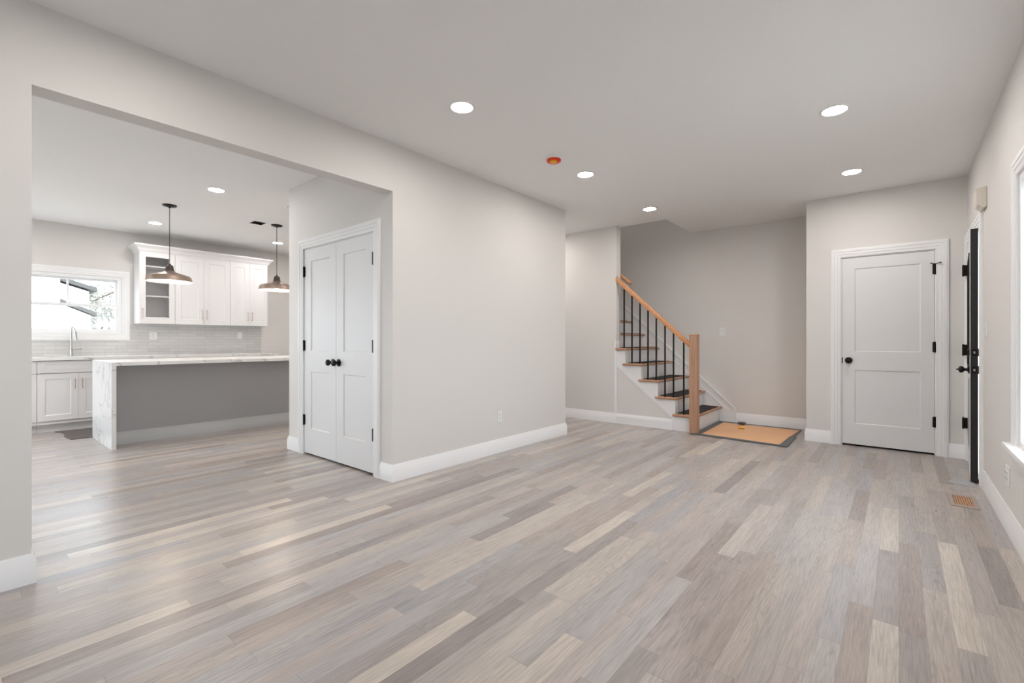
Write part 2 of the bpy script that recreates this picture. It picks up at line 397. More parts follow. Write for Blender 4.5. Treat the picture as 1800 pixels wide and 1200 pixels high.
KN = [(0, 0), (.033, 0), (.035, .004), (.031, .009), (.017, .013), (.013, .020), (.011, .030), (.015, .035), (.025, .041), (.0295, .049), (.0295, .057), (.026, .064), (.017, .069), (.0, .071)]
def knob(parent, x, y, z, extra=1.0):
    bm = nb(); lathe(bm, [(r, h) for r, h in KN], 24, Matrix.Translation((x, y, z)) @ Matrix.Rotation(R(90), 4, 'X') )
    k = obj('knob', bm, 'black', parent, smooth=True); return k
leafW = (DC1-DC0)/2-.004
def leaf(name, x0, w, y, z0, z1, panels, label):
    e = thing(name, label, 'door', (x0, y, 0)); struct(e)
    shaker('door_leaf', 'door', e, w, z0, z1, panels); return e
mid = (DC0+DC1)/2
d1 = leaf('door_1', DC0+.005, mid-DC0-.007, Y1+.002, .018, DCH-.006, [(.128, .490, 1.035, 1.93), (.128, .490, .262, .835)], 'left leaf of the white two-panel pantry double doors')
for z in (1.83, 1.09, .345): hinge(d1, 0, -.002, z)
knob(d1, mid-DC0-.007-.05, 0, .935)
d2 = leaf('door_2', mid+.002, DC1-mid-.007, Y1+.002, .018, DCH-.006, [(.120, .482, 1.035, 1.93), (.120, .482, .262, .835)], 'right leaf of the white two-panel pantry double doors')
for z in (1.83, 1.09, .345): hinge(d2, DC1-mid-.007, -.002, z)
knob(d2, .048, 0, .935)
d3 = leaf('door_3', D30+.008, D31-D30-.016, YD+.004, .02, D3H-.009, [(.108, .650, 1.018, 1.918), (.108, .650, .242, .826)], 'single white two-panel closet door on the far wall')
for z in (1.85, 1.075, .33): hinge(d3, D31-D30-.016+.003, -.002, z)
knob(d3, .058, 0, .925)
boxes('latch_plate', [((-.004, -.004, .895), (.006, .001, .955))], 'black', d3)
bm = nb(); W3 = D31-D30-.016
tube(bm, [(W3-.022, -.03, 1.905), (W3-.01, -.022, 1.903), (W3+.006, -.012, 1.90), (W3+.022, -.03, 1.903), (W3+.040, -.045, 1.907)], .0035)
for x in (W3-.024, W3+.044): lathe(bm, [(0, -.007), (.006, -.005), (.008, 0), (.006, .005), (0, .007)], 10, Matrix.Translation((x, -.04 if x > W3 else -.03, 1.906)))
obj('door_stop', bm, 'black', d3, smooth=True)
# closet interiors are closed by the walls; black back panels are not needed

# front door: hinged at the far end, standing slightly open into the room
TH = R(3.9); LW = .902
d4 = thing('door_4', 'front door standing ajar, black latch edge with deadbolt and round knob', 'door', (XR-.004, DR[1]-.022, 0), rz=-TH); struct(d4)
# local: leaf runs along -y from hinge, interior face at x=0 facing -x, exterior at x=+.044
bm = nb(); box(bm, (0, -LW, .012), (.044, 0, 2.032)); obj('door_leaf', bm, 'blackpaint', d4, bevel=.001)
# white interior skin with dark glazed lite
skin = panelled(AX_X, (-LW+.001, 0), (.014, 2.03), -.003, .0005, [(-LW+.15, -.15, .92, 1.84), (-LW+.15, -.15, .20, .82)])
obj('interior_skin', skin, 'door', d4)
boxes('lite_frame', [((-.009, -LW+.13, .895), (-.001, -LW+.155, 1.86)), ((-.009, -.155, .895), (-.001, -.13, 1.86)), ((-.009, -LW+.155, 1.835), (-.001, -.155, 1.86)), ((-.009, -LW+.155, .895), (-.001, -.155, .92))], 'black', d4)
boxes('door_sweep', [((.038, -LW+.002, .004), (.052, -.002, .035))], 'black', d4)
def rosette(x, z, s, r):
    bm = nb(); lathe(bm, [(0, 0), (r, 0), (r, .006), (r*.8, .012), (0, .013)], 20, Matrix.Translation((x, -LW+.058, z)) @ Matrix.Rotation(R(90)*s, 4, 'Y')); return bm
kb = nb(); lathe(kb, [(0, 0), (.033, 0), (.034, .005), (.028, .011), (.013, .015), (.011, .030), (.018, .034), (.026, .042), (.028, .051), (.024, .061), (.012, .067), (.006, .069), (.006, .076), (.003, .081), (0, .082)], 24,
      Matrix.Translation((-.003, -LW+.058, .903)) @ Matrix.Rotation(R(-90), 4, 'Y')); obj('knob', kb, 'black', d4, smooth=True)
kb = nb(); lathe(kb, [(0, 0), (.033, 0), (.034, .005), (.028, .011), (.013, .015), (.011, .03), (.024, .04), (.028, .05), (.02, .062), (0, .066)], 24,
      Matrix.Translation((.044, -LW+.058, .903)) @ Matrix.Rotation(R(90), 4, 'Y')); obj('exterior_knob', kb, 'black', d4, smooth=True)
db = rosette(-.003, 1.043, -1, .032); box(db, (-.032, -LW+.052, 1.03), (-.014, -LW+.064, 1.056)); obj('deadbolt', db, 'black', d4, smooth=True)
obj('exterior_deadbolt', rosette(.044, 1.043, 1, .032), 'black', d4, smooth=True)
for z, n in ((1.043, 'deadbolt_plate'), (.903, 'latch_plate')):
    p = boxes(n, [((.008, -LW-.0025, z-.028), (.036, -LW+.001, z+.028))], 'black', d4, .001)
    boxes('bolt', [((.017, -LW-.008, z-.009), (.028, -LW-.002, z+.009))], 'steel', p, .001)
for z in (1.80, 1.05, .36):
    bm = nb(); box(bm, (-.032, -.03, z-.05), (-.026, .055, z+.05)); box(bm, (-.032, -.004, z-.05), (0, .002, z+.05))
    lathe(bm, [(0, -.058), (.008, -.052), (.008, .052), (0, .058)], 10, Matrix.Translation((-.034, 0, z))); obj('hinge', bm, 'black', d4, smooth=True)

# ---------------------------------------------------------------- windows
def window_x(name, y0, y1, z0, z1, xf, sgn, label, muntin=True, mid=None):
    """double-hung in a wall facing x; xf inner face, sgn = direction from inside to outside"""
    e = thing(name, label, 'window', (xf, (y0+y1)/2, z0)); struct(e)
    P = lambda a, b, t: (sgn*t, a, b)
    w = (y1-y0)/2; h = z1-z0; mid = mid if mid is not None else h/2
    f = nb()
    for a in ((-w, -w+.035), (w-.035, w)): box(f, P(a[0], 0, .0), P(a[1], h, .10))
    box(f, P(-w+.035, h-.035, 0), P(w-.035, h, .10)); box(f, P(-w+.035, 0, 0), P(w-.035, .03, .10)); obj('window_frame', f, 'trim', e)
    for nm, za, zb, t in (('upper_sash', mid-.02, h-.035, .065), ('lower_sash', .03, mid+.02, .035)):
        a = w-.035; s = panelled(AX_X, (-a, a), (za, zb), sgn*t, sgn*(t+.028), [(-a+.03, a-.03, za+.04, zb-.03)])
        if nm == 'upper_sash' and muntin: box(s, P(-.010, za+.035, t+.004), P(.010, zb-.03, t+.024))
        so = obj(nm, s, 'trim', e)
        g = nb(); box(g, P(-a+.03, za+.04, t+.012), P(a-.03, zb-.03, t+.016)); obj('pane', g, 'glass', so)
    return e
def window_y(name, x0, x1, z0, z1, yf, label):
    e = thing(name, label, 'window', ((x0+x1)/2, yf, z0)); struct(e)
    w = (x1-x0)/2; h = z1-z0
    obj('window_frame', panelled(AX_Y, (-w, w), (0, h), -.08, -.03, [(-w+.05, -.02, .05, h-.05), (.02, w-.05, .05, h-.05)]), 'trim', e)
    g = nb(); box(g, (-w+.05, -.055, .05), (w-.05, -.05, h-.05)); obj('pane', g, 'glass', e)
    return e
window_x('window_1', WK[0], WK[1], WK[2], WK[3], XK, -1, 'white double-hung window over the kitchen sink', mid=.402)
c4 = casing('trim_4', ('x', XK), WK[0], WK[1], WK[2], WK[3], 1, 'white picture-frame casing round the kitchen window', closed=True)
window_x('window_2', WRR[0], WRR[1], WRR[2], WRR[3], XR, 1, 'white framed window at the right edge of the living room', muntin=False)
c5 = casing('trim_5', ('x', XR), WRR[0], WRR[1]-.002, WRR[2], WRR[3], -1, 'white casing round the living room window at right')
boxes('sill', [((XR-.055, WRR[0]-CW-.03, WRR[2]-.028), (XR+.04, WRR[1]+CW+.03, WRR[2])), ((XR-.018, WRR[0]-CW, WRR[2]-.105), (XR, WRR[1]+CW, WRR[2]-.028))], 'trim', c5, .004)
window_x('added_window_right', WR2[0], WR2[1], WR2[2], WR2[3], XR, 1, 'white framed window added for daylight in the right wall beside the viewer, out of view', muntin=False)  # unseen window, added and sized to bring daylight to the near end
casing('added_window_trim', ('x', XR), WR2[0], WR2[1], WR2[2], WR2[3], -1, 'white casing round the added window beside the viewer', closed=True)
window_y('added_window_rear', WB2[0], WB2[1], WB2[2], WB2[3], YB, 'wide white kitchen window behind the viewer, added for daylight')  # unseen window, added to let more daylight into the kitchen
e = thing('added_patio_door', 'glazed patio door added for kitchen daylight, out of view on the left', 'door', (XK, (PK[0]+PK[1])/2, 0)); struct(e)  # unseen door, added as a cool daylight source for the kitchen
hw = (PK[1]-PK[0])/2
obj('door_frame', panelled(AX_X, (-hw, hw), (0, PK[3]), -.09, -.04, [(-hw+.07, -.04, .1, PK[3]-.08), (.04, hw-.07, .1, PK[3]-.08)]), 'trim', e)
boxes('pane', [((-.067, -hw+.07, .1), (-.063, -.04, PK[3]-.08)), ((-.067, .04, .1), (-.063, hw-.07, PK[3]-.08))], 'glass', e)

# ================================================================ STAIRCASE
st = thing('staircase', 'white staircase with oak treads, black balusters and oak newel climbing left', 'staircase', (-1.95, YH, 0))
SO = Vector(st.location)
def sp(name, bm, mat, bevel=0, smooth=False, parent=None, label=None):
    bmesh.ops.translate(bm, verts=bm.verts, vec=-SO); o = obj(name, bm, mat, parent or st, bevel, smooth)
    if label: o['label'] = label
    return o
RUN, RISE = .2295, .2075
NX = lambda k: -1.925-RUN*(k-1)     # nosing x of tread k
NT = 14
for k in range(1, NT+1):
    z = RISE*k; n = NX(k); bm = nb()
    ya = YH+.012 if k <= 4 else YH+.126
    left = n-RUN-.032
    tr = [(n, z), (n-.006, z+.0), ]
    # tread with rounded nosing: profile in x-z extruded along y
    prof = [(left, z-.028), (n-.010, z-.028), (n-.002, z-.021), (n, z-.014), (n-.002, z-.007), (n-.010, z), (left, z)]
    prism(bm, prof, lambda p, q, t: (p, t, q), ya, YS-.021)
    if k <= 5:
        l2 = max(n-RUN-.055, XW+.0)
        if k == 5:
            prism(bm, [(XW+.002, z-.028), (n-.010, z-.028), (n-.002, z-.021), (n, z-.014), (n-.002, z-.007), (n-.010, z), (XW+.002, z)], lambda p, q, t: (p, t, q), YH+.012, ya)
        # return nosing on the open side, rounded outwards
        prism(bm, [(YH+.012, z-.028), (YH-.026, z-.028), (YH-.034, z-.021), (YH-.036, z-.014), (YH-.034, z-.007), (YH-.026, z), (YH+.012, z)],
              lambda p, q, t: (t, p, q), l2, n-.002)
    sp('tread', bm, 'oaky')
    bm = nb(); box(bm, (n-.03-.018, YH+.014 if k <= 5 else YH+.126, z-RISE+.0), (n-.03, YS-.021, z-.028)); sp('riser', bm, 'trim')
    if k <= 7:
        m_ = nb(); box(m_, (n-RUN-.026, YH+.075 if k <= 4 else YH+.17, z), (n-.03, YS-.095, z+.007))
        o = obj('stair_mat', m_, 'matblack', None, .002)
        words = ['lowest step, beside the newel post', 'second step up', 'third step up', 'fourth step up', 'fifth step up, beside the wall end', 'sixth step up', 'seventh step up', 'eighth step up', 'ninth step up']
        tag(o, 'black rubber mat lying on the %s' % words[k-1], 'stair mat', 'black mats on the stair treads')
# saw-tooth stringer face on the open side
pts = [(NX(1)-.03, 0), (NX(1)-.03, RISE-.028)]
for k in range(1, 5):
    pts += [(NX(k+1)-.03, RISE*k-.028), (NX(k+1)-.03, RISE*(k+1)-.028)]
pts += [(XW+.001, RISE*5-.028), (XW+.001, .79), (-2.235, .161), (-2.222, .137), (-2.222, 0)]
bm = nb(); prism(bm, pts, lambda p, q, t: (p, t, q), YH, YH+.013); sp('stringer', bm, 'trim', label='white saw-tooth skirt on the open side')
bm = nb(); prism(bm, [(XW+.001, 0), (-2.15, 0), (-2.15, .12), (XW+.001, .89)], lambda p, q, t: (p, t, q), YH+.006, YH+.02); sp('side_panel', bm, 'wall', label='painted panel under the skirt')
bm = nb(); sweep(bm, [(-2.2225, YH+.006), (XW-.001, YH+.006)], BP, lambda a, b, h: (a, b, h)); sp('base_moulding', bm, 'trim')
# skirt board on the far wall
top = lambda x: .279+.902*(-1.846-x)
bm = nb(); prism(bm, [(-1.742, 0), (-1.742, .205), (-1.765, .205), (-5.2, top(-5.2)), (-5.2, top(-5.2)-.5), (-1.95, 0)], lambda p, q, t: (p, t, q), YS-.02, YS)
sl = lambda o1, o2, y0: prism(bm, [(-1.77, top(-1.77)+o1), (-5.2, top(-5.2)+o1), (-5.2, top(-5.2)+o2), (-1.77, top(-1.77)+o2)], lambda p, q, t: (p, t, q), y0, YS)
sl(0, -.018, YS-.034); sl(-.018, -.036, YS-.027)
prism(bm, [(-1.895, top(-1.895)-.125), (-5.2, top(-5.2)-.125), (-5.2, top(-5.2)-.14), (-1.895, top(-1.895)-.14)], lambda p, q, t: (p, t, q), YS-.028, YS)
sp('wall_skirt', bm, 'trim', label='white skirt board along the far wall')
# newel, rail, balusters
bm = nb(); box(bm, (-1.99, YH-.062, 0), (-1.895, YH+.033, 1.200)); npst = sp('newel_post', bm, 'oakv', .003)
bm = nb(); box(bm, (-1.993, YH-.065, 1.200), (-1.892, YH+.036, 1.216)); c_ = sp('cap', bm, 'oakx', .003); c_.parent = npst
YRL = YH+.012
rail = lambda x: 1.075+.905*(-1.99-x)
bm = nb(); prof = [(-.026, -.028), (.026, -.028), (.030, -.012), (.029, .010), (.020, .026), (0, .031), (-.020, .026), (-.029, .010), (-.030, -.012)]
rr = []
pth = [(-1.989, rail(-1.989)), (-2.05, rail(-2.05)), (-2.9, rail(-2.9)), (XW+.001, rail(XW)+.0)]
for x, z in pth: rr.append([bm.verts.new((x, YRL+a, z+b*1.30)) for a, b in prof])
for a, b in zip(rr, rr[1:]):
    for i in range(len(prof)): bm.faces.new([a[i], b[i], b[(i+1) % len(prof)], a[(i+1) % len(prof)]])
bm.faces.new(rr[0]); bm.faces.new(rr[-1][::-1])
sp('handrail', bm, 'oakx', smooth=True)
bxs = [-2.080, -2.210, -2.321, -2.438, -2.551, -2.663, -2.778, -2.893]
for x in bxs:
    k = max(kk for kk in range(1, 8) if NX(kk) > x+.012)
    bm = nb(); box(bm, (x-.008, YRL-.008, RISE*k), (x+.008, YRL+.008, rail(x)-.03)); sp('baluster', bm, 'black')
# wall-mounted rail inside the upper flight
wr = thing('wall_handrail', 'short oak handrail on the inner wall above the balustrade', 'handrail', (-2.9, YH+.19, 1.9))
bm = nb(); q = [(-2.875, YH+.19, 1.935), (-2.92, YH+.19, 1.965), (-4.6, YH+.19, 1.965+1.68*.905)]
tube(bm, [Vector(p)-Vector(wr.location) for p in q], .022, 12); obj('rail', bm, 'oakx', wr, smooth=True)
for x in (-3.25, -4.3):
    bm = nb(); z = 1.965+(-2.92-x)*.905
    tube(bm, [Vector(p)-Vector(wr.location) for p in [(x, YH+.121, z-.07), (x, YH+.17, z-.06), (x, YH+.19, z-.02)]], .007); lathe(bm, [(0, 0), (.03, 0), (.028, .006), (0, .008)], 16, Matrix.Translation(Vector((x, YH+.1205, z-.07))-Vector(wr.location)) @ Matrix.Rotation(R(-90), 4, 'X')); obj('bracket', bm, 'black', wr, smooth=True)
# white wrap on the wall end next to the stair
struct(boxes('trim_7', [((XW-.03, YH-.004, .137), (XW+.006, YH, 1.14)), ((XW, YH-.004, 1.04), (XW+.006, YH+.12, 1.14))], 'trim', None, .001), 'white wrap on the hall wall end beside the stairs', 'trim')

# hardboard sheet at the stair foot
mt = thing('floor_protection_board', 'tan hardboard sheet taped down at the foot of the stairs', 'board', (-1.42, 6.31, 0))
def poly(name, pts, z0, z1, mat, parent):
    bm = nb(); L = Vector((parent.location.x, parent.location.y)) if parent else Vector((0, 0))
    prism(bm, [(p[0]-L.x, p[1]-L.y) for p in pts], lambda p, q, t: (p, q, t), z0, z1); return obj(name, bm, mat, parent)
poly('sheet', [(-1.86, 5.80), (-1.90, 6.84), (-.965, 6.84), (-.955, 5.76)], .0005, .006, 'ply', mt)
for ti, pts in enumerate(([(-1.93, 5.73), (-1.95, 6.90), (-1.875, 6.90), (-1.845, 5.80)], [(-2.0, 5.75), (-.93, 5.68), (-.93, 5.755), (-1.86, 5.83)],
            [(-1.95, 6.84), (-.95, 6.835), (-.95, 6.90), (-1.95, 6.92)], [(-1.0, 5.70), (-.99, 6.35), (-.925, 6.35), (-.915, 5.69)])):
    poly('tape_strip', pts, .0061+.0004*ti, .0068+.0004*ti, 'tape', mt)
poly('tape_strip', [(-.985, 6.35), (-.96, 6.86), (-.945, 6.86), (-.955, 6.35)], .0061, .0070, 'tape', mt)
def crumple(name, loc, r, mat, label, cat, flat=.5):
    bm = nb(); bmesh.ops.create_icosphere(bm, subdivisions=2, radius=r); rnd = random.Random(len(label))
    for v in bm.verts:
        v.co *= rnd.uniform(.65, 1.15); v.co.z *= flat; v.co.x *= 1.3
    mz = min(v.co.z for v in bm.verts)
    for v in bm.verts: v.co.z -= mz
    o = obj(name, bm, mat); o.location = loc; return tag(o, label, cat)
crumple('tape_scrap', (-1.63, 6.80, .0068), .045, 'tape', 'crumpled grey scrap of tape on the far edge of the hardboard', 'scrap')
crumple('paper_scrap', (-1.56, 6.48, .006), .032, 'yellow', 'small orange crumpled scrap lying on the hardboard', 'scrap', .4)

# ================================================================ KITCHEN
# island
isl = thing('island_cabinet', 'grey panelled island body under the white quartz slab', 'kitchen island', (-6.8, 2.25, 0))
IO = Vector(isl.location)
def part(root, name, L, mat, bevel=0):
    bm = nb()
    for a, b in L: box(bm, Vector(a)-Vector(root.location), Vector(b)-Vector(root.location))
    return obj(name, bm, mat, root, bevel)
part(isl, 'body', [((-7.26, 1.086, .0), (-6.575, 3.414, .873))], 'island')
bm = nb(); sweep(bm, [(-6.575-IO.x, 3.414-IO.y), (-6.575-IO.x, 1.086-IO.y)][::-1], [(-o, h) for o, h in BP], lambda a, b, h: (a, b, h)); obj('base_moulding', bm, 'islandbase', isl, smooth=True)
for i in range(3):
    y0 = 1.10+i*.77; dl = nb(); 
    d_ = shaker('door', 'island', isl, .76, .12, .86, [(.07, .69, .19, .79)], th=.02); d_.location = (-7.281-IO.x, y0+.76-IO.y, 0); d_.rotation_euler = (0, 0, R(-90))
tp = thing('island_countertop', 'white veined quartz waterfall countertop over the grey island', 'countertop', (-6.79, 2.25, .9))
part(tp, 'top_slab', [((-7.31, 1.045, .874), (-6.27, 3.455, .912))], 'quartz', .002)
part(tp, 'waterfall_panel', [((-7.31, 1.045, 0), (-6.27, 1.084, .874))], 'quartz', .002)
part(tp, 'waterfall_panel', [((-7.31, 3.416, 0), (-6.27, 3.455, .874))], 'quartz', .002)

# base cabinet run
FX = -8.08
def handle(parent, x, y, z0, z1, ox=0, r=.005, mat='brass'):
    bm = nb(); tube(bm, [(x+.028, y, z0), (x+.028, y, z1)], r); 
    for z in (z0+.012, z1-.012): tube(bm, [(x, y, z), (x+.028, y, z)], r*.8, 8)
    return obj('handle', bm, mat, parent, smooth=True)
def front(root, name, y0, y1, z0, z1, fr=.065, mat='cab', fx=FX, hy=None, hz=None):
    """shaker front facing +x, local coordinates of root"""
    L = root.location; w = y1-y0
    d = shaker(name, mat, root, w, z0, z1, [(fr, w-fr, z0+fr, z1-fr)] if z1-z0 > .2 else [(fr, w-fr, z0+.038, z1-.038)], th=.02, rec=.007)
    d.rotation_euler = (0, 0, R(90)); d.location = (fx-L.x, y0-L.y, -L.z)
    if hy is not None:
        h = handle(d, 0, 0, 0, 0) if False else None
        bm = nb()
        lx = hy-y0
        if hz[1]-hz[0] > .001:
            tube(bm, [(lx, -.028, hz[0]), (lx, -.028, hz[1])], .0055)
            for z in (hz[0]+.012, hz[1]-.012): tube(bm, [(lx, 0, z), (lx, -.028, z)], .0045, 8)
        else:
            tube(bm, [(lx-.07, -.028, hz[0]), (lx+.07, -.028, hz[0])], .0055)
            for q_ in (-.055, .055): tube(bm, [(lx+q_, 0, hz[0]), (lx+q_, -.028, hz[0])], .0045, 8)
        obj('handle', bm, 'brass', d, smooth=True)
    return d
def base_unit(y0, y1, label, kind='doors'):
    u = thing('base_cabinet', label, 'cabinet', (XK+.3, (y0+y1)/2, 0))
    part(u, 'carcass', [((XK+.002, y0+.001, .10), (FX-.021, y1-.001, .70 if 'sink' in label and 'hidden' not in label and 'just' not in label else .892)), ((XK+.02, y0+.001, .0), (FX-.09, y1-.001, .10))], 'cab')
    g = .002; m_ = (y0+y1)/2
    if kind == 'doors':
        front(u, 'drawer_front', y0+g, y1-g, .735, .885)
        front(u, 'door', y0+g, m_-g/2, .145, .728, hy=m_-.034, hz=(.53, .66)); front(u, 'door', m_+g/2, y1-g, .145, .728, hy=m_+.034, hz=(.53, .66))
    elif kind == 'single':
        front(u, 'drawer', y0+g, y1-g, .735, .885, hy=m_, hz=(.81, .81)); front(u, 'door', y0+g, y1-g, .145, .728, hy=y0+.05, hz=(.53, .66))
    else:
        for a, b in ((.145, .43), (.437, .728), (.735, .885)): front(u, 'drawer', y0+g, y1-g, a, b, hy=m_, hz=((a+b)/2+.0, (a+b)/2))
    return u
base_unit(.0, .648, 'white base cabinet at the left edge, just left of the sink cabinet', 'single')
base_unit(.648, 1.395, 'white shaker sink cabinet with two doors under the faucet')
base_unit(1.395, 2.10, 'white base cabinet right of the sink, hidden behind the island end', 'single')
base_unit(2.10, 2.80, 'white drawer base cabinet in the middle behind the island', 'drawers')
base_unit(2.80, 3.48, 'white base cabinet at the right end of the counter', 'single')
ct = thing('countertop', 'white quartz countertop running under the kitchen window', 'countertop', (XK+.33, 1.8, .91))
SK = (-8.60, -8.18, .70, 1.34)
bm = panelled(AX_Z, (XK+.001, -8.04), (0.0, 3.507), .893, .929, [SK]); bmesh.ops.translate(bm, verts=bm.verts, vec=-Vector(ct.location)); obj('slab', bm, 'quartz', ct)
sk = thing('sink', 'steel undermount sink set in the counter below the window', 'sink', (-8.39, 1.02, .7))
part(sk, 'basin', [((-8.60, .70, .72), (-8.18, 1.34, .724)), ((-8.604, .70, .72), (-8.60, 1.34, .892)), ((-8.18, .70, .72), (-8.176, 1.34, .892)), ((-8.60, .696, .72), (-8.18, .70, .892)), ((-8.60, 1.34, .72), (-8.18, 1.344, .892))], 'steel')
fc = thing('faucet', 'chrome high-arc pull-down faucet standing at the sink', 'faucet', (-8.64, 1.02, .929))
bm = nb(); lathe(bm, [(0, 0), (.026, 0), (.026, .01), (.018, .018), (.016, .11), (.013, .12), (0, .12)], 18); obj('base', bm, 'chrome', fc, smooth=True)
bm = nb(); arc = [(0, 0, .11), (0, 0, .33)]+[(.055-.055*math.cos(a), .008*a, .33+.085*math.sin(a)) for a in [i*math.pi/10 for i in range(1, 11)]]
tube(bm, arc, .011, 12); obj('spout', bm, 'chrome', fc, smooth=True)
bm = nb(); tube(bm, [(.11, .025, .335), (.112, .030, .27), (.114, .034, .215)], .0165, 12); sh = obj('spray_head', bm, 'chrome', fc, smooth=True)
bm = nb(); tube(bm, [(.0, .014, .085), (.0, .045, .09), (.0, .105, .098)], .006, 8); obj('lever', bm, 'chrome', fc, smooth=True)
bs = nb(); me_ = panelled(AX_X, (0.0, 3.48), (.929, 1.398), XK+.0005, XK+.009, [(-.1, WK[1]+CW+.001, 1.145, 1.5)])
bs.free(); struct(obj('trim_8', me_, 'tile'), 'glazed white brick tile backsplash above the counter', 'backsplash')

# upper cabinets
UX = -8.36
def upper(y0, y1, label, glass=False):
    u = thing('upper_cabinet', label, 'cabinet', (XK+.16, (y0+y1)/2, 1.39), 'white wall cabinets over the counter')
    zb, zt = 1.388, 2.455
    if glass:
        part(u, 'carcass', [((XK+.002, y0, zb), (UX-.021, y0+.018, zt)), ((XK+.002, y1-.018, zb), (UX-.021, y1, zt)), ((XK+.002, y0+.018, zb), (UX-.021, y1-.018, zb+.018)), ((XK+.002, y0+.018, zt-.018), (UX-.021, y1-.018, zt)), ((XK+.002, y0+.018, zb+.018), (XK+.010, y1-.018, zt-.018))], 'cab')
        for z in (1.79, 2.01, 2.225): part(u, 'shelf', [((XK+.012, y0+.019, z-.009), (UX-.03, y1-.019, z+.009))], 'cab')
        w = y1-y0-.004; L = u.location
        bm = panelled(AX_Y, (0, w), (zb+.002, zt-.03), 0, .02, [(.072, w-.072, zb+.095, zt-.10)]); d = obj('door', bm, 'cab', u, .002)
        d.rotation_euler = (0, 0, R(90)); d.location = (UX-L.x, y0+.002-L.y, -L.z)
        g = nb(); box(g, (.065, .009, zb+.088), (w-.065, .012, zt-.093)); obj('glass_pane', g, 'glass', d)
        bm = nb(); tube(bm, [(.03, -.028, 1.46), (.03, -.028, 1.61)], .0055)
        for z in (1.472, 1.598): tube(bm, [(.03, 0, z), (.03, -.028, z)], .0045, 8)
        obj('handle', bm, 'brass', d, smooth=True)
    else:
        part(u, 'carcass', [((XK+.002, y0+.0005, zb), (UX-.021, y1-.0005, zt))], 'cab'); m_ = (y0+y1)/2
        front(u, 'door', y0+.002, m_-.001, zb+.002, zt-.03, fr=.07, fx=UX, hy=m_-.030, hz=(1.47, 1.615)); front(u, 'door', m_+.001, y1-.002, zb+.002, zt-.03, fr=.07, fx=UX, hy=m_+.034, hz=(1.47, 1.615))
    return u
upper(1.70, 2.129, 'white wall cabinet with a glass door and open shelves, nearest the window', True)
upper(2.129, 2.879, 'white two-door wall cabinet in the middle of the row')
upper(2.879, 3.46, 'white two-door wall cabinet at the right end of the row')
bm = nb(); cpz = [(0, 2.425), (.004, 2.425), (.010, 2.44), (.016, 2.445), (.030, 2.475), (.055, 2.50), (.068, 2.51), (.068, 2.53), (0, 2.53)]
sweep(bm, [(XK+.003, 1.70), (UX+.0, 1.70), (UX+.0, 3.46), (XK+.003, 3.46)][::-1], cpz, lambda a, b, h: (a, b, h+.0))
box(bm, (XK+.003, 1.70, 2.456), (UX, 3.46, 2.525))
cr = obj('crown_moulding', bm, 'cab', None); tag(cr, 'white crown moulding along the top of the wall cabinets', 'moulding')

# pendants
pd = thing('pendant_lamp', 'bronze barn pendant lamp over the island, in front of the glass cabinet', 'lamp', (-6.588, 1.622, H), 'pendant lamps over the island')
bm = nb(); lathe(bm, [(0, 0), (.072, 0), (.074, -.006), (.060, -.016), (.012, -.024), (.008, -.034), (0, -.034)], 28); obj('canopy', bm, 'black', pd, smooth=True)
bm = nb(); tube(bm, [(0, 0, -.03), (0, 0, -.69)], .0035, 8); obj('cord', bm, 'black', pd)
bm = nb(); lathe(bm, [(0, -.685), (.012, -.688), (.014, -.700), (.035, -.712), (.037, -.722), (.040, -.74), (.047, -.775), (.049, -.785), (0, -.785)], 24); obj('socket_cap', bm, simple('bronze_cap', srgb(70, 62, 58), .45, metal=.6), pd, smooth=True)
outer = [(.046, -.772), (.06, -.786), (.10, -.800), (.15, -.815), (.195, -.830), (.208, -.838), (.213, -.845), (.222, -.880), (.228, -.896)]
bm = nb(); lathe(bm, outer+[(.225, -.896)], 40); sh = obj('shade', bm, 'bronze', pd, smooth=True)
bm = nb(); lathe(bm, [(r-.003, z-.002) for r, z in outer][::-1]+[(0, -.776)], 40); obj('shade_lining', bm, 'enamel', sh, smooth=True)
bm = nb(); lathe(bm, [(0, -.79), (.02, -.795), (.045, -.835), (.05, -.85), (.04, -.872), (.02, -.885), (0, -.888)], 20); obj('bulb', bm, 'bulb', pd, smooth=True)
dup(pd, (-6.592, 2.849, H), 'bronze barn pendant lamp hanging nearest the pantry corner')

# outlets and switches ------------------------------------------------
def plate(name, face, pos, a, z, label, cat, kind='outlet', w=.072, hh=.116, group=None):
    """face 'x+': plate on plane x=pos facing +x, 'x-', 'y-'"""
    loc = {'x+': (pos, a, z), 'x-': (pos, a, z), 'y-': (a, pos, z)}[face]
    rz = {'y-': 0, 'x+': R(90), 'x-': R(-90)}[face]
    e = thing(name, label, cat, loc, group, rz)
    p = nb(); box(p, (-w/2, -.006, -hh/2), (w/2, 0, hh/2)); obj('cover_plate', p, 'plastic', e, .002)
    n = max(1, round(w/.072)-0)
    for i in range(n):
        cx = (i-(n-1)/2)*.046
        if kind == 'outlet':
            q = nb(); box(q, (cx-.017, -.009, -.034), (cx+.017, -.005, .034)); r_ = obj('receptacle', q, 'plastic', e, .002)
            for zz in (-.018, .018):
                s = nb(); box(s, (cx-.0075, -.0095, zz-.002), (cx-.0055, -.0088, zz+.007)); box(s, (cx+.0055, -.0095, zz-.002), (cx+.0075, -.0088, zz+.007)); box(s, (cx-.002, -.0095, zz-.009), (cx+.002, -.0088, zz-.006))
                obj('socket', s, 'duct', r_)
        else:
            q = nb(); prism(q, [(-.005, -.033), (-.010, -.033), (-.007, 0), (-.012, .033), (-.005, .033)], lambda a_, b_, t: (t, a_, b_), cx-.016, cx+.016); obj('rocker', q, 'plastic', e)
    return e
plate('wall_outlet', 'x+', XA, 3.564, .365, 'white outlet low on the long dividing wall', 'outlet')
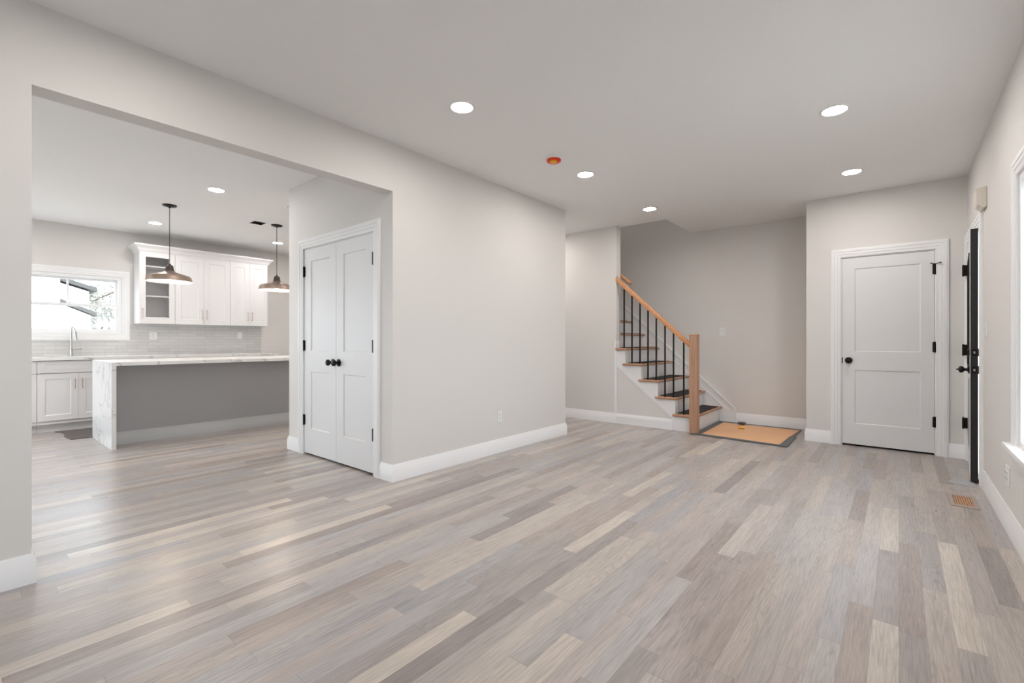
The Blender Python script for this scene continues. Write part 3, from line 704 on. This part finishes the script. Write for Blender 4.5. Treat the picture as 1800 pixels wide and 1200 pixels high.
plate('wall_outlet', 'x+', XK+.009, 1.934, 1.212, 'white double outlet on the backsplash beneath the glass cabinet', 'outlet', w=.10)
plate('wall_switch', 'x+', XK+.009, 3.137, 1.228, 'white switch plate on the backsplash beneath the right-end cabinet', 'light switch', 'switch')
plate('wall_switch', 'y-', YS, -1.927, 1.265, 'white light switch on the wall behind the stairs', 'light switch', 'switch', w=.078, hh=.12)
plate('wall_switch', 'x-', XR, 4.955, 1.222, 'white switch plate on the right wall beside the front door', 'light switch', 'switch', w=.118)
plate('wall_outlet', 'x-', XR, 4.06, .325, 'white outlet low on the right wall near the window', 'outlet', w=.118)

# door chime
ch = thing('door_chime', 'cream door chime box high on the wall above the front door', 'door chime', (XR, 5.02, 2.22))
bm = nb(); prism(bm, [(0, -.075), (-.02, -.085), (-.052, -.055), (-.060, -.03), (-.060, .060), (-.05, .068), (0, .075)], lambda p, q, t: (p, t, q), -.085, .085); obj('housing', bm, 'cream', ch, .004)
boxes('grille', [((-.051+.004*i, -.05, -.060-.004*i), (-.047+.004*i, .05, -.057-.004*i)) for i in range(4)], 'cream', ch)

# smoke detector
sd = thing('smoke_detector', 'smoke detector on the ceiling wearing its orange-red dust cover', 'smoke detector', (-2.30, 3.33, H))
bm = nb(); lathe(bm, [(0, 0), (.072, 0), (.072, -.012), (.066, -.022), (.058, -.026), (0, -.026)], 32); obj('base', bm, 'plastic', sd, smooth=True)
bm = nb(); lathe(bm, [(.060, -.020), (.063, -.030), (.060, -.040), (.050, -.046), (0, -.048)], 32); obj('dust_cover', bm, 'red', sd, smooth=True)
bm = nb(); lathe(bm, [(.030, -.046), (.030, -.054), (.024, -.058), (0, -.059)], 24, Matrix.Translation((.012, -.022, 0))); obj('test_button', bm, 'yellow', sd, smooth=True)

# recessed lights ------------------------------------------------------
rl = thing('recessed_light', '', 'recessed light', (-2.29, 2.217, H), 'round recessed ceiling lights')
bm = nb(); lathe(bm, [(.070, 0), (.090, 0), (.090, -.003), (.086, -.006), (.073, -.006), (.070, 0)], 40); obj('trim_ring', bm, 'enamel', rl, smooth=True)
bm = nb(); lathe(bm, [(0, -.003), (.071, -.003), (.071, 0), (0, 0)], 40); obj('lens', bm, 'lens', rl)
spots = [(-3.6, 6.5, 'added recessed light in the upper stairwell, out of view above the ceiling'),  # added lamp that brightens the dark stairwell
 (-2.307, 3.869, 'glowing recessed ceiling light beyond the smoke detector'),
 (-2.313, 5.377, 'small glowing recessed light nearest the stairwell opening'),
 (-.342, 3.895, 'large glowing recessed light at the upper right of the ceiling'),
 (-.342, 5.417, 'smaller glowing recessed light in front of the closet door'),
 (-5.536, 1.771, 'glowing recessed kitchen light just before the first pendant lamp'),
 (-7.718, 1.741, 'glowing recessed kitchen light above the glass-door cabinet, left of the first pendant'),
 (-7.76, 3.367, 'glowing recessed kitchen light behind the cord of the pendant near the pantry'),
 (-.342, 2.25, 'added recessed ceiling light overhead, outside the view at right'),  # unseen living room lights, added to raise the brightness
 (-2.3, .55, 'added recessed ceiling light outside the view, over the near left floor'),
 (-2.3, -1.2, 'added recessed ceiling light behind the viewer at left'),
 (-5.536, 3.37, 'recessed kitchen light hidden behind the pantry wall'),
 (-5.536, .1, 'added recessed kitchen light hidden behind the header, near row'),  # unseen near kitchen lights, added for overall brightness
 (-7.72, .1, 'added recessed kitchen light hidden behind the header, window row'),
 (-4.15, 5.27, 'recessed passage light hidden behind the pantry wall'),
 (-6.6, 5.0, 'added recessed light at the far end of the kitchen, out of view'),  # unseen, added to brighten the kitchen end
 (-5.536, -1.5, 'added recessed kitchen light far left near row, out of view'), (-7.72, -1.5, 'added recessed kitchen light far left window row, out of view')]  # unseen far left lights, added for kitchen brightness
rl['label'] = 'largest glowing recessed light, before the orange smoke detector'
for x, y, lb in spots: dup(rl, (x, y, 5.3 if 'upper stairwell' in lb else H), lb)

# ceiling vents
cv = thing('ceiling_vent', 'uncovered rectangular duct opening in the kitchen ceiling beside the pendant', 'vent', (-6.66, 2.63, H))
bm = panelled(AX_Z, (-.09, .09), (-.08, .08), 0, .2, [(-.086, .086, -.076, .076)]); obj('duct_boot', bm, 'duct', cv)
bm = nb(); box(bm, (-.09, -.08, .2), (.09, .08, .21)); obj('duct_end', bm, 'duct', cv)
bm = panelled(AX_Z, (-.105, .105), (-.092, .092), -.003, 0, [(-.088, .088, -.078, .078)]); obj('rim', bm, 'enamel', cv)
cv2 = thing('ceiling_vent', 'white louvred ceiling register at the corner of the pantry wall', 'vent', (-5.48, 2.62, H))
bm = panelled(AX_Z, (-.16, .16), (-.11, .11), -.006, 0, [(-.135, .135, -.085, .085)]); obj('frame', bm, 'enamel', cv2)
bm = nb(); box(bm, (-.135, -.085, -.001), (.135, .085, 0)); obj('duct_shadow', bm, 'duct', cv2)
for i in range(7):
    bm = nb(); y = -.07+i*.0235; prism(bm, [(y, -.001), (y+.002, -.001), (y+.013, -.008), (y+.011, -.008)], lambda p, q, t: (t, p, q), -.135, .135); obj('louvre', bm, 'enamel', cv2)
# floor register
fv = thing('floor_register', 'tan wooden floor register by the front door', 'vent', (.35, 4.575, 0))
bm = panelled(AX_Z, (-.075, .075), (-.17, .17), 0, .005, [(-.05, .05, -.125, .125)]); obj('frame', bm, simple('register_frame', srgb(172, 158, 148), .4), fv, .0015)
bm = nb(); box(bm, (-.05, -.125, 0), (.05, .125, .0015)); obj('backing', bm, 'ventd', fv)
for i in range(8):
    x = -.0465+i*.0125
    bm = nb(); box(bm, (x, -.125, .001), (x+.008, .125, .0042)); obj('slat', bm, 'vent', fv)
bm = nb(); box(bm, (-.05, -.004, .0043), (.05, .004, .0052)); obj('cross_bar', bm, 'vent', fv)
# grey floor protection scrap by the door
o = nb(); prism(o, [(.30, 5.10), (.455, 5.06), (.463, 5.30), (.38, 5.33), (.33, 5.22)], lambda p, q, t: (p, q, t), .0005, .004)
tag(obj('plastic_sheet', o, simple('pale_grey_plastic', srgb(176, 178, 182), .4)), 'small pale grey plastic sheet on the floor under the door edge', 'sheet')
# rug
bm = nb(); out = [(-8.06, .80), (-7.95, .845), (-7.80, .86), (-7.60, .835), (-7.42, .845), (-7.30, .86), (-7.30, 1.50), (-8.06, 1.50)]
prism(bm, out, lambda p, q, t: (p, q, t), .0005, .009); tag(obj('kitchen_rug', bm, 'rug', None, .002), 'small dark grey rug on the floor before the sink cabinet', 'rug')

# ================================================================ OUTSIDE
g = nb(); box(g, (-60, -40, -.9), (-8.9, 40, -.6)); box(g, (.9, -40, -.9), (40, 40, -.6)); box(g, (-8.9, -40, -.9), (.9, -2.9, -.6))
struct(obj('ground', g, 'grass'), 'pale paved ground outside the windows', 'ground')
nh = thing('neighbour_house', 'white sided neighbouring house seen through the kitchen window', 'house', (-20, 0, -.6))
def npart(name, L=None, mat='siding', pris=None):
    bm = nb()
    for a, b in (L or []): box(bm, Vector(a)-Vector(nh.location), Vector(b)-Vector(nh.location))
    for pts, a, b in (pris or []): prism(bm, pts, lambda p, q, t: (t+20, p, q+.6), a, b)
    return obj(name, bm, mat, nh)
npart('front_wing_wall', [((-22, -9, -.6), (-17.4, 1.83, 4.6))])
npart('front_wing_roof', pris=[([(-9.3, 4.6), (1.95, 4.6), (-3.6, 7.2)], -22.3, -17.1)], mat='roof')
S1 = -.34
npart('rear_wing_wall', pris=[([(-4, -.6), (2.50, -.6), (2.50, 2.56), (-4, 4.77)], -24, -18)])
npart('rear_wing_roof', pris=[([(-4, 4.80), (2.66, 2.56), (2.66, 2.67), (-4, 4.95)], -24.2, -17.85)], mat='roof')
npart('porch_wall', pris=[([(1.83, -.6), (2.50, -.6), (2.50, 1.86), (1.83, 2.18)], -18, -17.7)])
npart('porch_roof', pris=[([(1.83, 2.20), (2.60, 1.84), (2.60, 1.94), (1.83, 2.30)], -18.0, -17.5)], mat='roof')
fn_ = thing('picket_fence', 'white picket fence outside the kitchen window beside the house', 'fence', (-17.6, 3.2, -.6))
for i in range(16):
    y = -.58+i*.145; bm = nb(); prism(bm, [(y, 0), (y+.078, 0), (y+.078, 2.34), (y+.039, 2.40), (y, 2.34)], lambda p, q, t: (t, p, q), -.012, .012); obj('picket', bm, 'siding', fn_)
for z in (.3, 2.15):
    bm = nb(); box(bm, (-.05, -.6, z), (-.012, 1.75, z+.09)); obj('fence_rail', bm, 'siding', fn_)
def tree(loc, hgt, cr_, label, seed):
    rnd = random.Random(seed); t = thing('tree', label, 'tree', loc, 'trees beyond the neighbouring house')
    bm = nb(); tube(bm, [(0, 0, 0), (.1, .05, hgt*.3), (0, .1, hgt*.6), (.05, 0, hgt*.85)], .13, 8)
    for i in range(7):
        a = rnd.uniform(0, 6.28); z = hgt*rnd.uniform(.35, .75); r_ = cr_*.8
        tube(bm, [(0, .05, z), (r_*.5*math.cos(a), r_*.5*math.sin(a), z+r_*.35), (r_*math.cos(a), r_*math.sin(a), z+r_*.6)], .035, 6)
    obj('trunk', bm, 'bark', t)
    bm = nb()
    cl = [(rnd.gauss(0, cr_*.45), rnd.gauss(0, cr_*.45), hgt*.68+rnd.gauss(0, hgt*.16)) for _ in range(26)]
    for i in range(2600):
        c = cl[i % len(cl)]; p = Vector([c[j]+rnd.gauss(0, cr_*.16) for j in range(3)])
        u = Vector([rnd.gauss(0, 1) for _ in range(3)]).normalized(); v = u.orthogonal().normalized(); s = rnd.uniform(.05, .10)
        bm.faces.new([bm.verts.new(p+u*s), bm.verts.new(p+v*s*.5), bm.verts.new(p-u*s), bm.verts.new(p-v*s*.5)])
    obj('foliage', bm, 'leaf', t)
tree((-27, 3.4, -.6), 4.4, 1.7, 'leafy tree rising behind the sloping roof of the white house', 1)
tree((-23.5, 8.2, -.6), 3.4, 1.5, 'leafy tree beyond the picket fence', 2)

hd = thing('hedge', 'grey-green hedge behind the white picket fence', 'hedge', (-19.5, 4.4, -.6))
rnd = random.Random(5); bm = nb()
for i in range(2400):
    p = Vector((rnd.uniform(-.35, .35), rnd.uniform(-1.6, 1.8), rnd.uniform(0, 2.62)+rnd.gauss(0, .06))); u = Vector([rnd.gauss(0, 1) for _ in range(3)]).normalized(); v = u.orthogonal().normalized(); q_ = rnd.uniform(.05, .09)
    bm.faces.new([bm.verts.new(p+u*q_), bm.verts.new(p+v*q_*.6), bm.verts.new(p-u*q_), bm.verts.new(p-v*q_*.6)])
obj('foliage', bm, 'leaf', hd)
bm = nb()
for i in range(9): tube(bm, [(0, -1.5+i*.4, 0), (.05, -1.45+i*.4, 1.2), (0, -1.5+i*.4, 2.3)], .03, 6)
box(bm, (-.03, -1.5, .3), (.03, 1.7, .34)); obj('stems', bm, 'bark', hd)
